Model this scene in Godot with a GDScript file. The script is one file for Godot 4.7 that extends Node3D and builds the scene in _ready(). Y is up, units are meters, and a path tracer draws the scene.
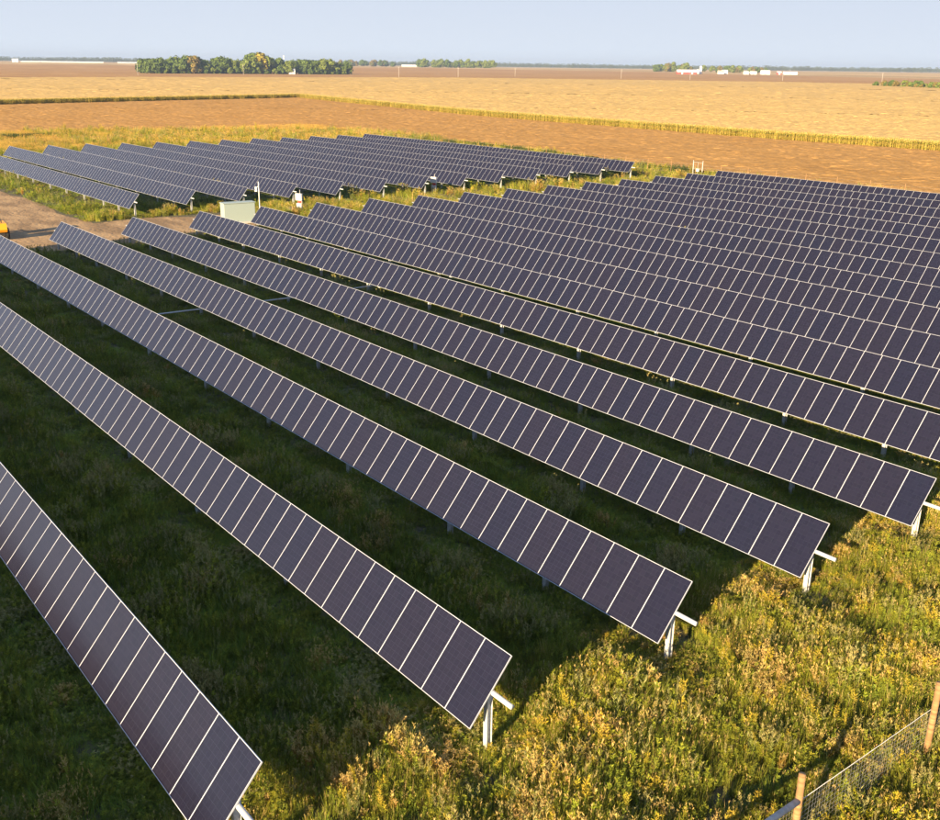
extends Node3D
# A solar farm seen from the air. Site axes: u along the tracker rows (Godot +x), v across them (Godot -z), metres.

const SLOPE_U := 0.002685
const SLOPE_V := -0.003327
const AXIS_H := 1.75            # torque axis above the ground
const PITCH := 1.0137             # panel spacing along a row
const PANELS := 79
const ROW_V0 := 6.481
const ROW_GAP := 6.6716
const TILT := 50.5
const ROW_DZ := [0.188, 0.138, 0.013, -0.065, -0.126, -0.05, -0.03, -0.074, -0.05, -0.13, -0.15, -0.13, -0.1, -0.015, -0.023, 0.06, 0.1, 0.15]
const ROW_DV := [0.018, -0.004, -0.023, -0.009, -0.03, 0.076, 0.07, -0.019, -0.011, -0.032, -0.038, -0.026, -0.019, -0.002, -0.003, 0.011, 0.019, 0.023]
const ORDINAL := ["first", "second", "third", "fourth", "fifth", "sixth", "seventh", "eighth", "ninth", "tenth", "eleventh", "twelfth", "thirteenth", "fourteenth", "fifteenth", "sixteenth", "seventeenth", "eighteenth", "nineteenth"]
const EXPOSURE := 3.2
const CAM_R := Vector3(0.61295752, 0.01196168, -0.79002532)
const CAM_U := Vector3(-0.26419837, 0.94543351, -0.19066909)
const CAM_F := Vector3(-0.74463568, -0.32559545, -0.58267083)
const CAM_Y := 16.1207

var rng := RandomNumberGenerator.new()
var names := {}
var M := {}

# ---------------------------------------------------------------- helpers
func ground_h(u: float, v: float) -> float:
	var t := clampf((sqrt(u * u + v * v) - 2000.0) / 1500.0, 0.0, 1.0)
	return SLOPE_U * clampf(u + 15.0, -250.0, 15.0) + SLOPE_V * clampf(v, 0.0, 250.0) + 11.0 * t * t * (3.0 - 2.0 * t)

func site(u: float, v: float, h := 0.0) -> Vector3:
	return Vector3(u, ground_h(u, v) + h, -v)

func numbered(called: String) -> String:
	var n: int = names.get(called, 0)
	names[called] = n + 1
	return called if n == 0 else "%s_%03d" % [called, n]

func thing(called: String, label: String, category: String, at: Vector3, turn := 0.0, group := "") -> Node3D:
	var o := Node3D.new()
	o.name = numbered(called)
	add_child(o)
	o.position = at
	o.rotation.y = turn
	tag(o, label, category, group)
	return o

func tag(o: Node, label: String, category: String, group := "", kind := "") -> void:
	if label: o.set_meta("label", label)
	if category: o.set_meta("category", category)
	if group: o.set_meta("group", group)
	if kind: o.set_meta("kind", kind)

func part(called: String, mesh: Mesh, mat: Material, parent: Node, at := Vector3.ZERO) -> MeshInstance3D:
	var o := MeshInstance3D.new()
	o.name = called
	o.mesh = mesh
	if mat: o.material_override = mat
	parent.add_child(o, true)
	o.position = at
	return o

func st_new() -> SurfaceTool:
	var st := SurfaceTool.new()
	st.begin(Mesh.PRIMITIVE_TRIANGLES)
	st.set_smooth_group(-1)
	return st

func done(st: SurfaceTool) -> ArrayMesh:
	st.generate_normals()
	return st.commit()

func quad(st: SurfaceTool, a: Vector3, b: Vector3, c: Vector3, d: Vector3) -> void:
	for p in [a, b, c, a, c, d]: st.add_vertex(p)

# box from corner to corner in a frame
func box(st: SurfaceTool, lo: Vector3, hi: Vector3, x := Transform3D.IDENTITY) -> void:
	var p: Array[Vector3] = []
	for i in 8:
		p.append(x * Vector3(hi.x if i & 1 else lo.x, hi.y if i & 2 else lo.y, hi.z if i & 4 else lo.z))
	quad(st, p[0], p[1], p[3], p[2])
	quad(st, p[5], p[4], p[6], p[7])
	quad(st, p[4], p[0], p[2], p[6])
	quad(st, p[1], p[5], p[7], p[3])
	quad(st, p[2], p[3], p[7], p[6])
	quad(st, p[4], p[5], p[1], p[0])

# box with chamfered vertical and top edges: a stack of octagon rings
func soft_box(st: SurfaceTool, lo: Vector3, hi: Vector3, c: float) -> void:
	var rings := []
	for r in [[lo.y, 0.0], [hi.y - c, 0.0], [hi.y, c]]:
		var e: float = r[1]
		var l := Vector2(lo.x + e, lo.z + e)
		var h := Vector2(hi.x - e, hi.z - e)
		var ring := []
		for q in [Vector2(l.x + c, l.y), Vector2(h.x - c, l.y), Vector2(h.x, l.y + c), Vector2(h.x, h.y - c), Vector2(h.x - c, h.y), Vector2(l.x + c, h.y), Vector2(l.x, h.y - c), Vector2(l.x, l.y + c)]:
			ring.append(Vector3(q.x, r[0], q.y))
		rings.append(ring)
	for k in 2:
		for i in 8:
			var j := (i + 1) % 8
			quad(st, rings[k][i], rings[k][j], rings[k + 1][j], rings[k + 1][i])
	for i in range(1, 7):
		for q in [rings[2][0], rings[2][i], rings[2][i + 1]]: st.add_vertex(q)
	for i in range(1, 7):
		for q in [rings[0][0], rings[0][i + 1], rings[0][i]]: st.add_vertex(q)

func tube(st: SurfaceTool, a: Vector3, b: Vector3, ra: float, rb: float, n := 8, caps := true) -> void:
	var d := (b - a).normalized()
	var s := d.cross(Vector3.UP if absf(d.y) < 0.9 else Vector3.RIGHT).normalized()
	var t := d.cross(s)
	for i in n:
		var p := TAU * i / n
		var q := TAU * (i + 1) / n
		var e := s * cos(p) + t * sin(p)
		var f := s * cos(q) + t * sin(q)
		quad(st, a + e * ra, b + e * rb, b + f * rb, a + f * ra)
		if caps:
			for w in [b, b + f * rb, b + e * rb]: st.add_vertex(w)
			for w in [a, a + e * ra, a + f * ra]: st.add_vertex(w)

func lin(r: float, g: float, b: float) -> Color:
	return Color(r, g, b).linear_to_srgb()

func plain(r: float, g: float, b: float, rough := 0.6, metal := 0.0) -> StandardMaterial3D:
	var m := StandardMaterial3D.new()
	m.albedo_color = lin(r, g, b)
	m.roughness = rough
	m.metallic = metal
	return m

func noise_image(n: int, freq: float, octaves: int, sd: int, a: Color, b: Color, mid := 0.5, gain := 1.6, stretch := 1.0) -> ImageTexture:
	# seamless noise, from linear colour a to b; stretch > 1 draws streaks along x
	var f := FastNoiseLite.new()
	f.noise_type = FastNoiseLite.TYPE_SIMPLEX_SMOOTH
	f.seed = sd
	f.frequency = freq
	f.fractal_octaves = octaves
	var w := int(n / stretch)
	var g := f.get_seamless_image(w, n)
	if w != n: g.resize(n, n, Image.INTERPOLATE_CUBIC)
	var out := Image.create(n, n, false, Image.FORMAT_RGB8)
	for y in n:
		for x in n:
			var k := clampf((g.get_pixel(x, y).r - mid) * gain + 0.5, 0.0, 1.0)
			out.set_pixel(x, y, a.lerp(b, k).linear_to_srgb())
	return ImageTexture.create_from_image(out)

func speckle(n: int, sd: int, lo: float, hi: float) -> ImageTexture:
	var r := RandomNumberGenerator.new()
	r.seed = sd
	var out := Image.create(n, n, false, Image.FORMAT_RGB8)
	for y in n:
		for x in n:
			var k := lerpf(lo, hi, r.randf())
			out.set_pixel(x, y, Color(k, k, k))
	return ImageTexture.create_from_image(out)

# ---------------------------------------------------------------- camera, sky, sun
func sky_and_camera() -> void:
	var cam := Camera3D.new()
	cam.name = "camera"
	add_child(cam)
	cam.transform = Transform3D(Basis(CAM_R, CAM_U, -CAM_F), Vector3(0, CAM_Y, 0)).orthonormalized()
	cam.fov = rad_to_deg(2.0 * atan(410.0 / 999.78))
	cam.near = 0.1
	cam.far = 40000.0
	cam.current = true

	var sm := ProceduralSkyMaterial.new()
	sm.sky_horizon_color = Color(0.885, 0.918, 0.965)
	sm.sky_top_color = Color(0.57, 0.68, 0.86)
	sm.sky_curve = 0.2
	sm.ground_horizon_color = Color(0.62, 0.52, 0.40)
	sm.ground_bottom_color = Color(0.30, 0.26, 0.18)
	sm.sun_angle_max = 1.0
	var sky := Sky.new()
	sky.sky_material = sm
	var env := Environment.new()
	env.background_mode = Environment.BG_SKY
	env.sky = sky
	env.background_energy_multiplier = 1.0 / EXPOSURE
	env.tonemap_mode = Environment.TONE_MAPPER_LINEAR
	env.tonemap_exposure = EXPOSURE
	env.sdfgi_enabled = true
	env.ssao_enabled = true
	env.ssil_enabled = true
	env.fog_enabled = true
	env.fog_density = 0.00007
	env.fog_light_color = Color(0.72, 0.83, 1.0)
	var we := WorldEnvironment.new()
	we.name = "world_environment"
	we.environment = env
	add_child(we)

	var sun := DirectionalLight3D.new()
	sun.name = "sun"
	sun.light_energy = 1.6
	sun.light_color = Color(1.0, 0.88, 0.69)
	sun.light_angular_distance = 0.5
	sun.shadow_enabled = true
	add_child(sun)
	var al := deg_to_rad(19.0)
	var el := deg_to_rad(16.2)
	var d := Vector3(-sin(al) * cos(el), -sin(el), -cos(al) * cos(el))
	sun.look_at_from_position(Vector3.ZERO, d, Vector3.UP)

# ---------------------------------------------------------------- materials
func cell_texture(sd: int) -> ImageTexture:
	# the print of one module: 6 x 12 dark cells with thin pale gaps on a white back sheet
	var w := 256
	var h := 512
	var img := Image.create(w, h, false, Image.FORMAT_RGB8)
	var r := RandomNumberGenerator.new()
	r.seed = sd
	img.fill(lin(0.45, 0.47, 0.50))
	var bx := 2
	var by := 3
	for j in 12:
		for i in 6:
			var x0 := bx + int((w - 2.0 * bx) * i / 6.0)
			var x1 := bx + int((w - 2.0 * bx) * (i + 1) / 6.0)
			var y0 := by + int((h - 2.0 * by) * j / 12.0)
			var y1 := by + int((h - 2.0 * by) * (j + 1) / 12.0)
			var k := r.randf_range(0.92, 1.08)
			img.fill_rect(Rect2i(x0, y0, x1 - x0, y1 - y0), lin(0.033, 0.036, 0.052))
			img.fill_rect(Rect2i(x0 + 1, y0 + 1, x1 - x0 - 1, y1 - y0 - 1), lin(0.0135 * k, 0.0122 * k, 0.0245 * k))
			for b in 4:      # busbars
				var xb := x0 + int((x1 - x0) * (b + 0.5) / 4.0)
				img.fill_rect(Rect2i(xb, y0 + 1, 1, y1 - y0 - 1), lin(0.019 * k, 0.018 * k, 0.031 * k))
	return ImageTexture.create_from_image(img)

func make_materials() -> void:
	for i in 6:
		var m := StandardMaterial3D.new()
		m.albedo_texture = M.cells if i else cell_texture(5)
		if i == 0: M.cells = m.albedo_texture
		m.albedo_color = [Color(0.955, 0.965, 0.98), Color(0.935, 0.96, 0.99), Color(0.965, 0.955, 0.955), Color(0.91, 0.945, 0.985), Color(0.96, 0.955, 0.965), Color(0.93, 0.94, 0.965)][i]
		m.roughness = [0.16, 0.2, 0.18, 0.15, 0.22, 0.17][i]
		m.metallic_specular = 0.5
		M["glass%d" % i] = m
	M.frame = plain(0.47, 0.50, 0.58, 0.45)
	M.galv = plain(0.52, 0.54, 0.55, 0.5, 0.0)
	M.galv.albedo_texture = noise_image(128, 0.05, 3, 41, Color(0.75, 0.76, 0.77), Color(1, 1, 1))
	M.galv.uv1_triplanar = true
	M.galv.uv1_scale = Vector3.ONE * 1.3
	M.wire = plain(0.28, 0.28, 0.27, 0.5, 0.3)
	M.dark = plain(0.03, 0.03, 0.032, 0.6)
	M.rubber = plain(0.02, 0.02, 0.02, 0.85)
	M.yellow = plain(0.75, 0.34, 0.01, 0.4)
	M.cabinet = plain(0.30, 0.375, 0.36, 0.5)
	M.white = plain(0.78, 0.78, 0.76, 0.5)
	M.pale = plain(0.52, 0.52, 0.52, 0.5)
	M.red = plain(0.55, 0.05, 0.04, 0.5)
	M.blue = plain(0.04, 0.10, 0.22, 0.5)
	M.glass = plain(0.03, 0.04, 0.05, 0.08)
	M.barn_red = plain(0.42, 0.06, 0.05, 0.7)
	M.roof_white = plain(0.75, 0.76, 0.78, 0.5)
	M.concrete = plain(0.45, 0.43, 0.40, 0.9)
	M.pole = plain(0.42, 0.36, 0.30, 0.9)
	var wood := plain(1, 1, 1, 0.85)
	wood.albedo_texture = noise_image(256, 0.03, 4, 77, Color(0.20, 0.11, 0.045), Color(0.40, 0.235, 0.105), 0.5, 1.8, 6.0)
	wood.uv1_triplanar = true
	wood.uv1_scale = Vector3(0.9, 0.9, 0.9)
	M.wood = wood
	M.grey_wood = wood.duplicate()
	M.grey_wood.albedo_texture = noise_image(256, 0.03, 4, 78, Color(0.26, 0.25, 0.23), Color(0.46, 0.45, 0.42), 0.5, 1.8, 6.0)
	# living and dry plants: vertex and copy colours hold the base colours
	var leaf := StandardMaterial3D.new()
	leaf.vertex_color_use_as_albedo = true
	leaf.roughness = 0.75
	leaf.metallic_specular = 0.25
	leaf.backlight_enabled = true
	leaf.backlight = Color(0.45, 0.45, 0.45)
	M.leaf = leaf
	# ground of the site: dark thatch and soil
	var g := StandardMaterial3D.new()
	g.albedo_texture = noise_image(512, 0.02, 5, 3, Color(0.035, 0.035, 0.014), Color(0.115, 0.098, 0.045), 0.5, 2.0)
	g.uv1_triplanar = true
	g.uv1_world_triplanar = true
	g.uv1_scale = Vector3.ONE * 0.22
	g.roughness = 0.95
	M.ground = g
	var d := StandardMaterial3D.new()
	d.albedo_texture = noise_image(512, 0.012, 5, 8, Color(0.20, 0.125, 0.058), Color(0.36, 0.235, 0.115), 0.5, 1.9, 3.0)
	d.uv1_triplanar = true
	d.uv1_world_triplanar = true
	d.uv1_scale = Vector3.ONE * 0.055
	d.roughness = 0.95
	d.heightmap_enabled = true
	d.heightmap_texture = noise_image(512, 0.05, 4, 18, Color.BLACK, Color.WHITE)
	d.heightmap_scale = 6.0
	M.dirt = d
	M.soy = crop_material(noise_image(1024, 0.006, 5, 31, Color(0.375, 0.215, 0.076), Color(0.425, 0.25, 0.092), 0.5, 1.7, 5.0), 55.0, 5)
	M.corn = crop_material(noise_image(1024, 0.006, 5, 52, Color(0.50, 0.348, 0.140), Color(0.545, 0.388, 0.16), 0.5, 1.6, 5.0), 90.0, 6)
	M.tilled = crop_material(noise_image(1024, 0.008, 5, 63, Color(0.36, 0.205, 0.085), Color(0.47, 0.285, 0.12), 0.5, 1.6, 6.0), 420.0, 7)
	M.far = crop_material(noise_image(512, 0.01, 4, 74, Color(0.40, 0.28, 0.13), Color(0.60, 0.43, 0.22), 0.5, 1.8, 4.0), 900.0, 9)

func crop_material(tex: Texture2D, metres: float, sd: int) -> StandardMaterial3D:
	# UVs are in metres; coarse streaks times a fine grain of single plants
	var m := StandardMaterial3D.new()
	m.albedo_texture = tex
	m.uv1_scale = Vector3.ONE / metres
	m.roughness = 0.95
	m.metallic_specular = 0.1
	m.detail_enabled = true
	m.detail_blend_mode = BaseMaterial3D.BLEND_MODE_MUL
	m.detail_albedo = speckle(256, sd, 0.86, 1.0)
	m.detail_uv_layer = BaseMaterial3D.DETAIL_UV_2
	m.uv2_scale = Vector3.ONE / (metres * 1.4)
	return m

# ---------------------------------------------------------------- terrain and fields
func sheet(called: String, us: Array, vs: Array, h: float, mat: Material) -> void:
	var st := st_new()
	st.set_smooth_group(0)
	for i in us.size() - 1:
		for j in vs.size() - 1:
			quad(st, site(us[i], vs[j], h), site(us[i], vs[j + 1], h), site(us[i + 1], vs[j + 1], h), site(us[i + 1], vs[j], h))
	tag(part(called, done(st), mat, self), "", "", "", "structure")

func loft(called: String, a: Array, b: Array, h: float, mat: Material, nu: int, nv: int, turn: float) -> void:
	# a field between two border lines with the same number of points, laid on the terrain
	var grid := []
	var na := a.size() - 1
	for i in nu * na + 1:
		var k := mini(int(float(i) / nu), na - 1)
		var t := float(i) / nu - k
		var p: Vector2 = a[k].lerp(a[k + 1], t)
		var q: Vector2 = b[k].lerp(b[k + 1], t)
		var line := []
		for j in nv + 1:
			var s := pow(float(j) / nv, 1.6)
			var w := p.lerp(q, s)
			line.append(site(w.x, w.y, h))
		grid.append(line)
	var st := st_new()
	st.set_smooth_group(0)
	var c := cos(turn)
	var s := sin(turn)
	for i in grid.size() - 1:
		for j in nv:
			for o in [[0, 0], [1, 1], [1, 0], [0, 0], [0, 1], [1, 1]]:
				var v: Vector3 = grid[i + o[0]][j + o[1]]
				var uv := Vector2(v.x * c - v.z * s, v.x * s + v.z * c)
				st.set_uv(uv)
				st.set_uv2(uv)
				st.add_vertex(v)
	tag(part(called, done(st), mat, self), "", "", "", "structure")

func ring_polygon(a: Array, b: Array) -> PackedVector2Array:
	var p := PackedVector2Array(a)
	var r := b.duplicate()
	r.reverse()
	p.append_array(PackedVector2Array(r))
	return p

func canopy(called: String, poly: PackedVector2Array, h: float, mat: Material, turn: float, zones: Array, rough: float) -> void:
	# the top of a standing crop: a fine uneven sheet whose cells grow with the distance from the site
	var st := st_new()
	var c := cos(turn)
	var s := sin(turn)
	var lo := poly[0]
	var hi := poly[0]
	for p in poly: lo = lo.min(p); hi = hi.max(p)
	for z in zones:
		var d: float = z[2]
		var n := int((hi.y - lo.y) / d) + 1
		var last := []
		var u := lo.x
		while u < hi.x + d:
			var line := []
			line.resize(n + 1)
			var v := lo.y
			for j in n + 1:
				var w := Vector2(u, v)
				v += d
				var r := w.length()
				if r < z[0] - d or r >= z[1] or not in_view(Vector3(w.x, 0, -w.y), 0.16): continue
				if not Geometry2D.is_point_in_polygon(w, poly): continue
				w += Vector2(rng.randf_range(-0.3, 0.3), rng.randf_range(-0.3, 0.3)) * d
				line[j] = site(w.x, w.y, h + rng.randf_range(-1.0, 1.0) * rough * sqrt(d))
			if last:
				for j in n:
					if line[j] == null or line[j + 1] == null or last[j] == null or last[j + 1] == null: continue
					for q in [last[j], line[j + 1], line[j], last[j], last[j + 1], line[j + 1]]:
						var uv := Vector2(q.x * c - q.z * s, q.x * s + q.z * c)
						st.set_uv(uv)
						st.set_uv2(uv)
						st.add_vertex(q)
			last = line
			u += d
	tag(part(called, done(st), mat, self), "", "", "", "structure")

var SITE_EDGE := [Vector2(-255, -300), Vector2(-259, 63), Vector2(-257, 97), Vector2(-248, 147), Vector2(-190, 147), Vector2(-110, 137.2), Vector2(160, 135)]
var CORN_EDGE := [Vector2(-300, -300), Vector2(-425, 63), Vector2(-470, 183), Vector2(-501, 272), Vector2(-304, 236), Vector2(-160, 224.5), Vector2(200, 224)]
var CORN_FAR := [Vector2(-940, -400), Vector2(-1015, 170), Vector2(-1110, 400), Vector2(-1150, 692), Vector2(-1150, 892), Vector2(-845, 1218), Vector2(500, 1260)]
var TILLED_FAR := [Vector2(-2750, -800), Vector2(-2870, 520), Vector2(-2720, 1000), Vector2(-2620, 1500), Vector2(-2566, 1803), Vector2(-1970, 2110), Vector2(300, 2200)]

func terrain() -> void:
	var us := [-16000.0, -11000.0, -8000.0, -6000.0, -5000.0, -4200.0]
	var x := -3800.0
	while x < -400.0:
		us.append(x); x += 200.0
	us.append_array([-400.0, -265.0, -200.0, -120.0, -60.0, -15.0, 0.0, 60.0, 300.0, 1000.0, 2500.0, 4000.0, 8000.0])
	var vs := [-6000.0, -2500.0, -800.0, -300.0, -60.0, 0.0, 60.0, 140.0, 250.0, 400.0]
	x = 600.0
	while x < 4000.0:
		vs.append(x); x += 200.0
	vs.append_array([4200.0, 5000.0, 6000.0, 8000.0, 11000.0, 16000.0])
	# far country in its own colour, the site's ground on top of it
	var st := st_new()
	st.set_smooth_group(0)
	for i in us.size() - 1:
		for j in vs.size() - 1:
			for o in [[0, 0], [0, 1], [1, 1], [0, 0], [1, 1], [1, 0]]:
				var w := site(us[i + o[0]], vs[j + o[1]], -0.25)
				st.set_uv(Vector2(w.x, w.z)); st.set_uv2(Vector2(w.x, w.z))
				st.add_vertex(w)
	tag(part("terrain", done(st), M.far, self), "", "", "", "structure")
	sheet("site_ground", [-330.0, -265.0, -190.0, -110.0, -60.0, -15.0, 0.0, 120.0], [-200.0, -60.0, 0.0, 70.0, 150.0, 175.0], 0.0, M.ground)
	canopy("soybean_field", ring_polygon(SITE_EDGE, CORN_EDGE), 0.45, M.soy, 0.06, [[0.0, 420.0, 0.85], [420.0, 700.0, 1.3]], 0.10)
	canopy("corn_field", ring_polygon(CORN_EDGE, CORN_FAR), 1.95, M.corn, 0.10, [[0.0, 420.0, 1.0], [420.0, 640.0, 1.6], [640.0, 1000.0, 2.8], [1000.0, 1900.0, 5.0]], 0.135)
	loft("tilled_field", CORN_FAR, TILLED_FAR, 0.5, M.tilled, 12, 16, 0.14)
	# dirt lane: across the gap between the panel blocks and away to the left
	var f := FastNoiseLite.new()
	f.frequency = 0.09
	st = st_new()
	st.set_smooth_group(0)
	var n := 60
	for k in 2:
		var prev := []
		for i in n + 1:
			var t := float(i) / n
			var lo: Vector2
			var hi: Vector2
			if k == 0:
				var v := lerpf(-70.0, 51.0, t)
				lo = Vector2(-110.5 + f.get_noise_1d(v) * 1.6 + maxf(0.0, v - 42.0) * 0.3, v)
				hi = Vector2(-94.0 - f.get_noise_1d(v + 300.0) * 2.0 - maxf(0.0, v - 34.0) * 0.32, v)
			else:
				var u := lerpf(-260.0, -110.0, t)
				lo = Vector2(u, 18.0 + f.get_noise_1d(u) * 1.5)
				hi = Vector2(u, 34.2 + f.get_noise_1d(u + 500.0) * 1.6)
			var line := []
			for j in 7: line.append(lo.lerp(hi, j / 6.0))
			if i:
				for j in 6:
					var q := [prev[j], line[j], line[j + 1], prev[j], line[j + 1], prev[j + 1]]
					if k == 0: q.reverse()
					for w in q: st.add_vertex(site(w.x, w.y, 0.006 + 0.004 * k))
			prev = line
	tag(part("dirt_lane", done(st), M.dirt, self), "", "", "", "structure")

func on_dirt(u: float, v: float) -> bool:
	if u < -94.5 and u > -111.0 and v < 50.0:
		return u < -94.0 - maxf(0.0, v - 34.0) * 0.32
	return u < -110.0 and u > -262.0 and v > 17.5 and v < 34.2

# ---------------------------------------------------------------- solar trackers
var panel_mesh: ArrayMesh
var frame_mesh: ArrayMesh
var post_mesh: ArrayMesh
var cap_mesh: ArrayMesh

func tracker_parts() -> void:
	var w := 0.503
	var l := 1.0
	var lip := 0.011
	# glass sandwich with the cell print on its face
	var st := st_new()
	var gx := w - 0.004
	var gz := l - 0.004
	for q in [[-gx, -gz, 0, 0], [gx, -gz, 1, 0], [gx, gz, 1, 1], [-gx, -gz, 0, 0], [gx, gz, 1, 1], [-gx, gz, 0, 1]]:
		st.set_uv(Vector2(q[2], q[3]))
		st.add_vertex(Vector3(q[0], 0.0, q[1]))
	for q in [[-gx, -gz], [gx, gz], [gx, -gz], [-gx, -gz], [-gx, gz], [gx, gz]]:
		st.set_uv(Vector2(0.004, 0.004))
		st.add_vertex(Vector3(q[0], -0.006, q[1]))
	panel_mesh = done(st)
	st = st_new()
	box(st, Vector3(-w, -0.035, -l), Vector3(w, 0.004, -l + lip))
	box(st, Vector3(-w, -0.035, l - lip), Vector3(w, 0.004, l))
	box(st, Vector3(-w, -0.035, -l + lip), Vector3(-w + lip, 0.004, l - lip))
	box(st, Vector3(w - lip, -0.035, -l + lip), Vector3(w, 0.004, l - lip))
	frame_mesh = done(st)
	# wide-flange steel post, origin at the ground
	st = st_new()
	var top := AXIS_H - 0.26
	box(st, Vector3(-0.076, -0.4, -0.08), Vector3(0.076, top, -0.071))
	box(st, Vector3(-0.076, -0.4, 0.071), Vector3(0.076, top, 0.08))
	box(st, Vector3(-0.004, -0.4, -0.071), Vector3(0.004, top, 0.071))
	post_mesh = done(st)
	st = st_new()
	box(st, Vector3(-0.06, -0.30, -0.09), Vector3(0.06, -0.12, 0.09))
	tube(st, Vector3(-0.07, 0, 0), Vector3(0.07, 0, 0), 0.105, 0.105, 12)
	box(st, Vector3(-0.05, -0.14, -0.06), Vector3(0.05, 0.0, 0.06))
	cap_mesh = done(st)

func tracker(k: int, u1: float, label: String, group: String, detail: bool) -> void:
	var kk := maxi(k, 0)
	# u1: end of the row towards the wire fence
	var v: float = ROW_V0 + k * ROW_GAP + ROW_DV[kk]
	var mid := u1 - PANELS * PITCH / 2.0
	var root := thing("solar_tracker", label, "solar panels", site(mid, v), 0.0, group)
	var y0 := root.position.y
	var tilt: float = deg_to_rad(TILT)
	var ax_b := Basis(Vector3.RIGHT, tilt)
	var slope := func(x: float) -> float: return AXIS_H + ROW_DZ[kk] + (0.12 if k < 0 else 0.0) + ground_h(mid + x, v) - y0
	var half := PANELS * PITCH / 2.0
	for i in PANELS:
		var x := half - PITCH * (i + 0.5)
		var p := part("solar_panel", panel_mesh, M["glass%d" % rng.randi_range(0, 5)], root)
		p.transform = Transform3D(ax_b * Basis(Vector3.RIGHT, rng.randf_range(-0.004, 0.004)), Vector3(x, slope.call(x), 0))
		part("frame", frame_mesh, M.frame, p)
	var off := ax_b * Vector3(0, -0.11, 0)
	var st := st_new()
	st.set_smooth_group(0)
	var a := Vector3(-half - 0.45, slope.call(-half - 0.45), 0) + off
	var b := Vector3(half + 0.70, slope.call(half + 0.70), 0) + off
	tube(st, a, b, 0.065, 0.065, 12)
	part("torque_tube", done(st), M.galv, root)
	# rails that carry the panels
	st = st_new()
	for i in PANELS + 1:
		var x := half - PITCH * i
		if i == 0: x -= 0.06
		if i == PANELS: x += 0.06
		box(st, Vector3(-0.02, -0.06, -0.28), Vector3(0.02, -0.035, 0.28), Transform3D(ax_b, Vector3(x, slope.call(x), 0)))
	var rails := part("mounting_rails", done(st), M.galv, root)
	rails.set_meta("kind", "stuff")
	for x in [0.0, 8.0, 15.1, 22.3, 29.4, 34.6, 39.85]:
		for s in ([1.0] if x == 0.0 else [1.0, -1.0]):
			var h: float = slope.call(x * s)
			var po := part("post", post_mesh, M.galv, root, Vector3(x * s, h - AXIS_H, off.z))
			if detail: part("bearing", cap_mesh, M.galv, po, Vector3(0, AXIS_H + off.y, 0))
	if u1 > -50.0:
		st = st_new()
		soft_box(st, Vector3(-0.11, -1.05, -0.16), Vector3(0.11, -0.07, 0.02), 0.03)
		part("gearbox", done(st), M.galv, root, Vector3(-62.4 - mid, slope.call(-62.4 - mid), 0) + off)

func trackers() -> void:
	tracker_parts()
	for k in range(-1, 18):
		tracker(k, -15.85, "%s row of tilted dark solar panels counted from the brown field, near the wire fence" % ORDINAL[17 - k], "solar rows between wire fence and dirt lane", k < 6)
	for k in range(5, 18):
		tracker(k, -112.5, "%s row of tilted solar panels from the brown field, in the block beyond the lane" % ORDINAL[17 - k], "solar rows beyond the dirt lane", false)
	# drive shafts that link the gearboxes of neighbouring rows
	for k in range(2, 5):
		var st := st_new()
		st.set_smooth_group(0)
		var v: float = ROW_V0 + k * ROW_GAP
		var u := -62.4
		var o := thing("drive_shaft", "steel drive shaft between %s and %s solar rows from the brown field, wire fence side" % [ORDINAL[16 - k], ORDINAL[17 - k]], "drive shaft", site(u, v + 0.2), 0.0, "drive shafts between the solar rows")
		var a := site(u, v + 0.21, 0.85 + ROW_DZ[k]) - o.position
		var b := site(u, v + ROW_GAP - 0.05, 0.85 + ROW_DZ[k + 1]) - o.position
		tube(st, a.lerp(b, 0.02), a.lerp(b, 0.98), 0.05, 0.05, 8)
		part("shaft", done(st), M.galv, o)
		st = st_new()
		tube(st, a, a.lerp(b, 0.03), 0.07, 0.07, 8)
		part("coupling", done(st), M.dark, o)
		st = st_new()
		tube(st, a.lerp(b, 0.97), b, 0.07, 0.07, 8)
		part("coupling", done(st), M.dark, o)

# ---------------------------------------------------------------- plants
func blade(st: SurfaceTool, at: Vector3, dir: float, h: float, w: float, lean: float, col: Color, segs := 3) -> void:
	var d := Vector3(cos(dir), 0, sin(dir))
	var s := Vector3(-d.z, 0, d.x) * w * 0.5
	st.set_color(col)
	var p0 := at
	var w0 := 1.0
	for i in segs:
		var t := float(i + 1) / segs
		var p1 := at + Vector3.UP * h * (t - 0.35 * lean * t * t) + d * h * lean * t * t
		var w1 := 1.0 - t * t * 0.92
		if i < segs - 1:
			quad(st, p0 - s * w0, p1 - s * w1, p1 + s * w1, p0 + s * w0)
		else:
			for q in [p0 - s * w0, p1, p0 + s * w0]: st.add_vertex(q)
		p0 = p1
		w0 = w1

func leaf_card(st: SurfaceTool, at: Vector3, dir: Vector3, l: float, w: float, col: Color) -> void:
	var s := dir.cross(Vector3(rng.randf_range(-1, 1), 0.8, rng.randf_range(-1, 1))).normalized() * w * 0.5
	var m := at + dir * l * 0.45
	var e := at + dir * l + Vector3.DOWN * l * 0.12
	st.set_color(col)
	for q in [at, m - s, e, at, e, m + s]: st.add_vertex(q)

func vary(c: Color, k := 0.18) -> Color:
	var f := rng.randf_range(1.0 - k, 1.0 + k)
	return Color(c.r * f * rng.randf_range(0.92, 1.08), c.g * f, c.b * f * rng.randf_range(0.85, 1.15))

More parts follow.
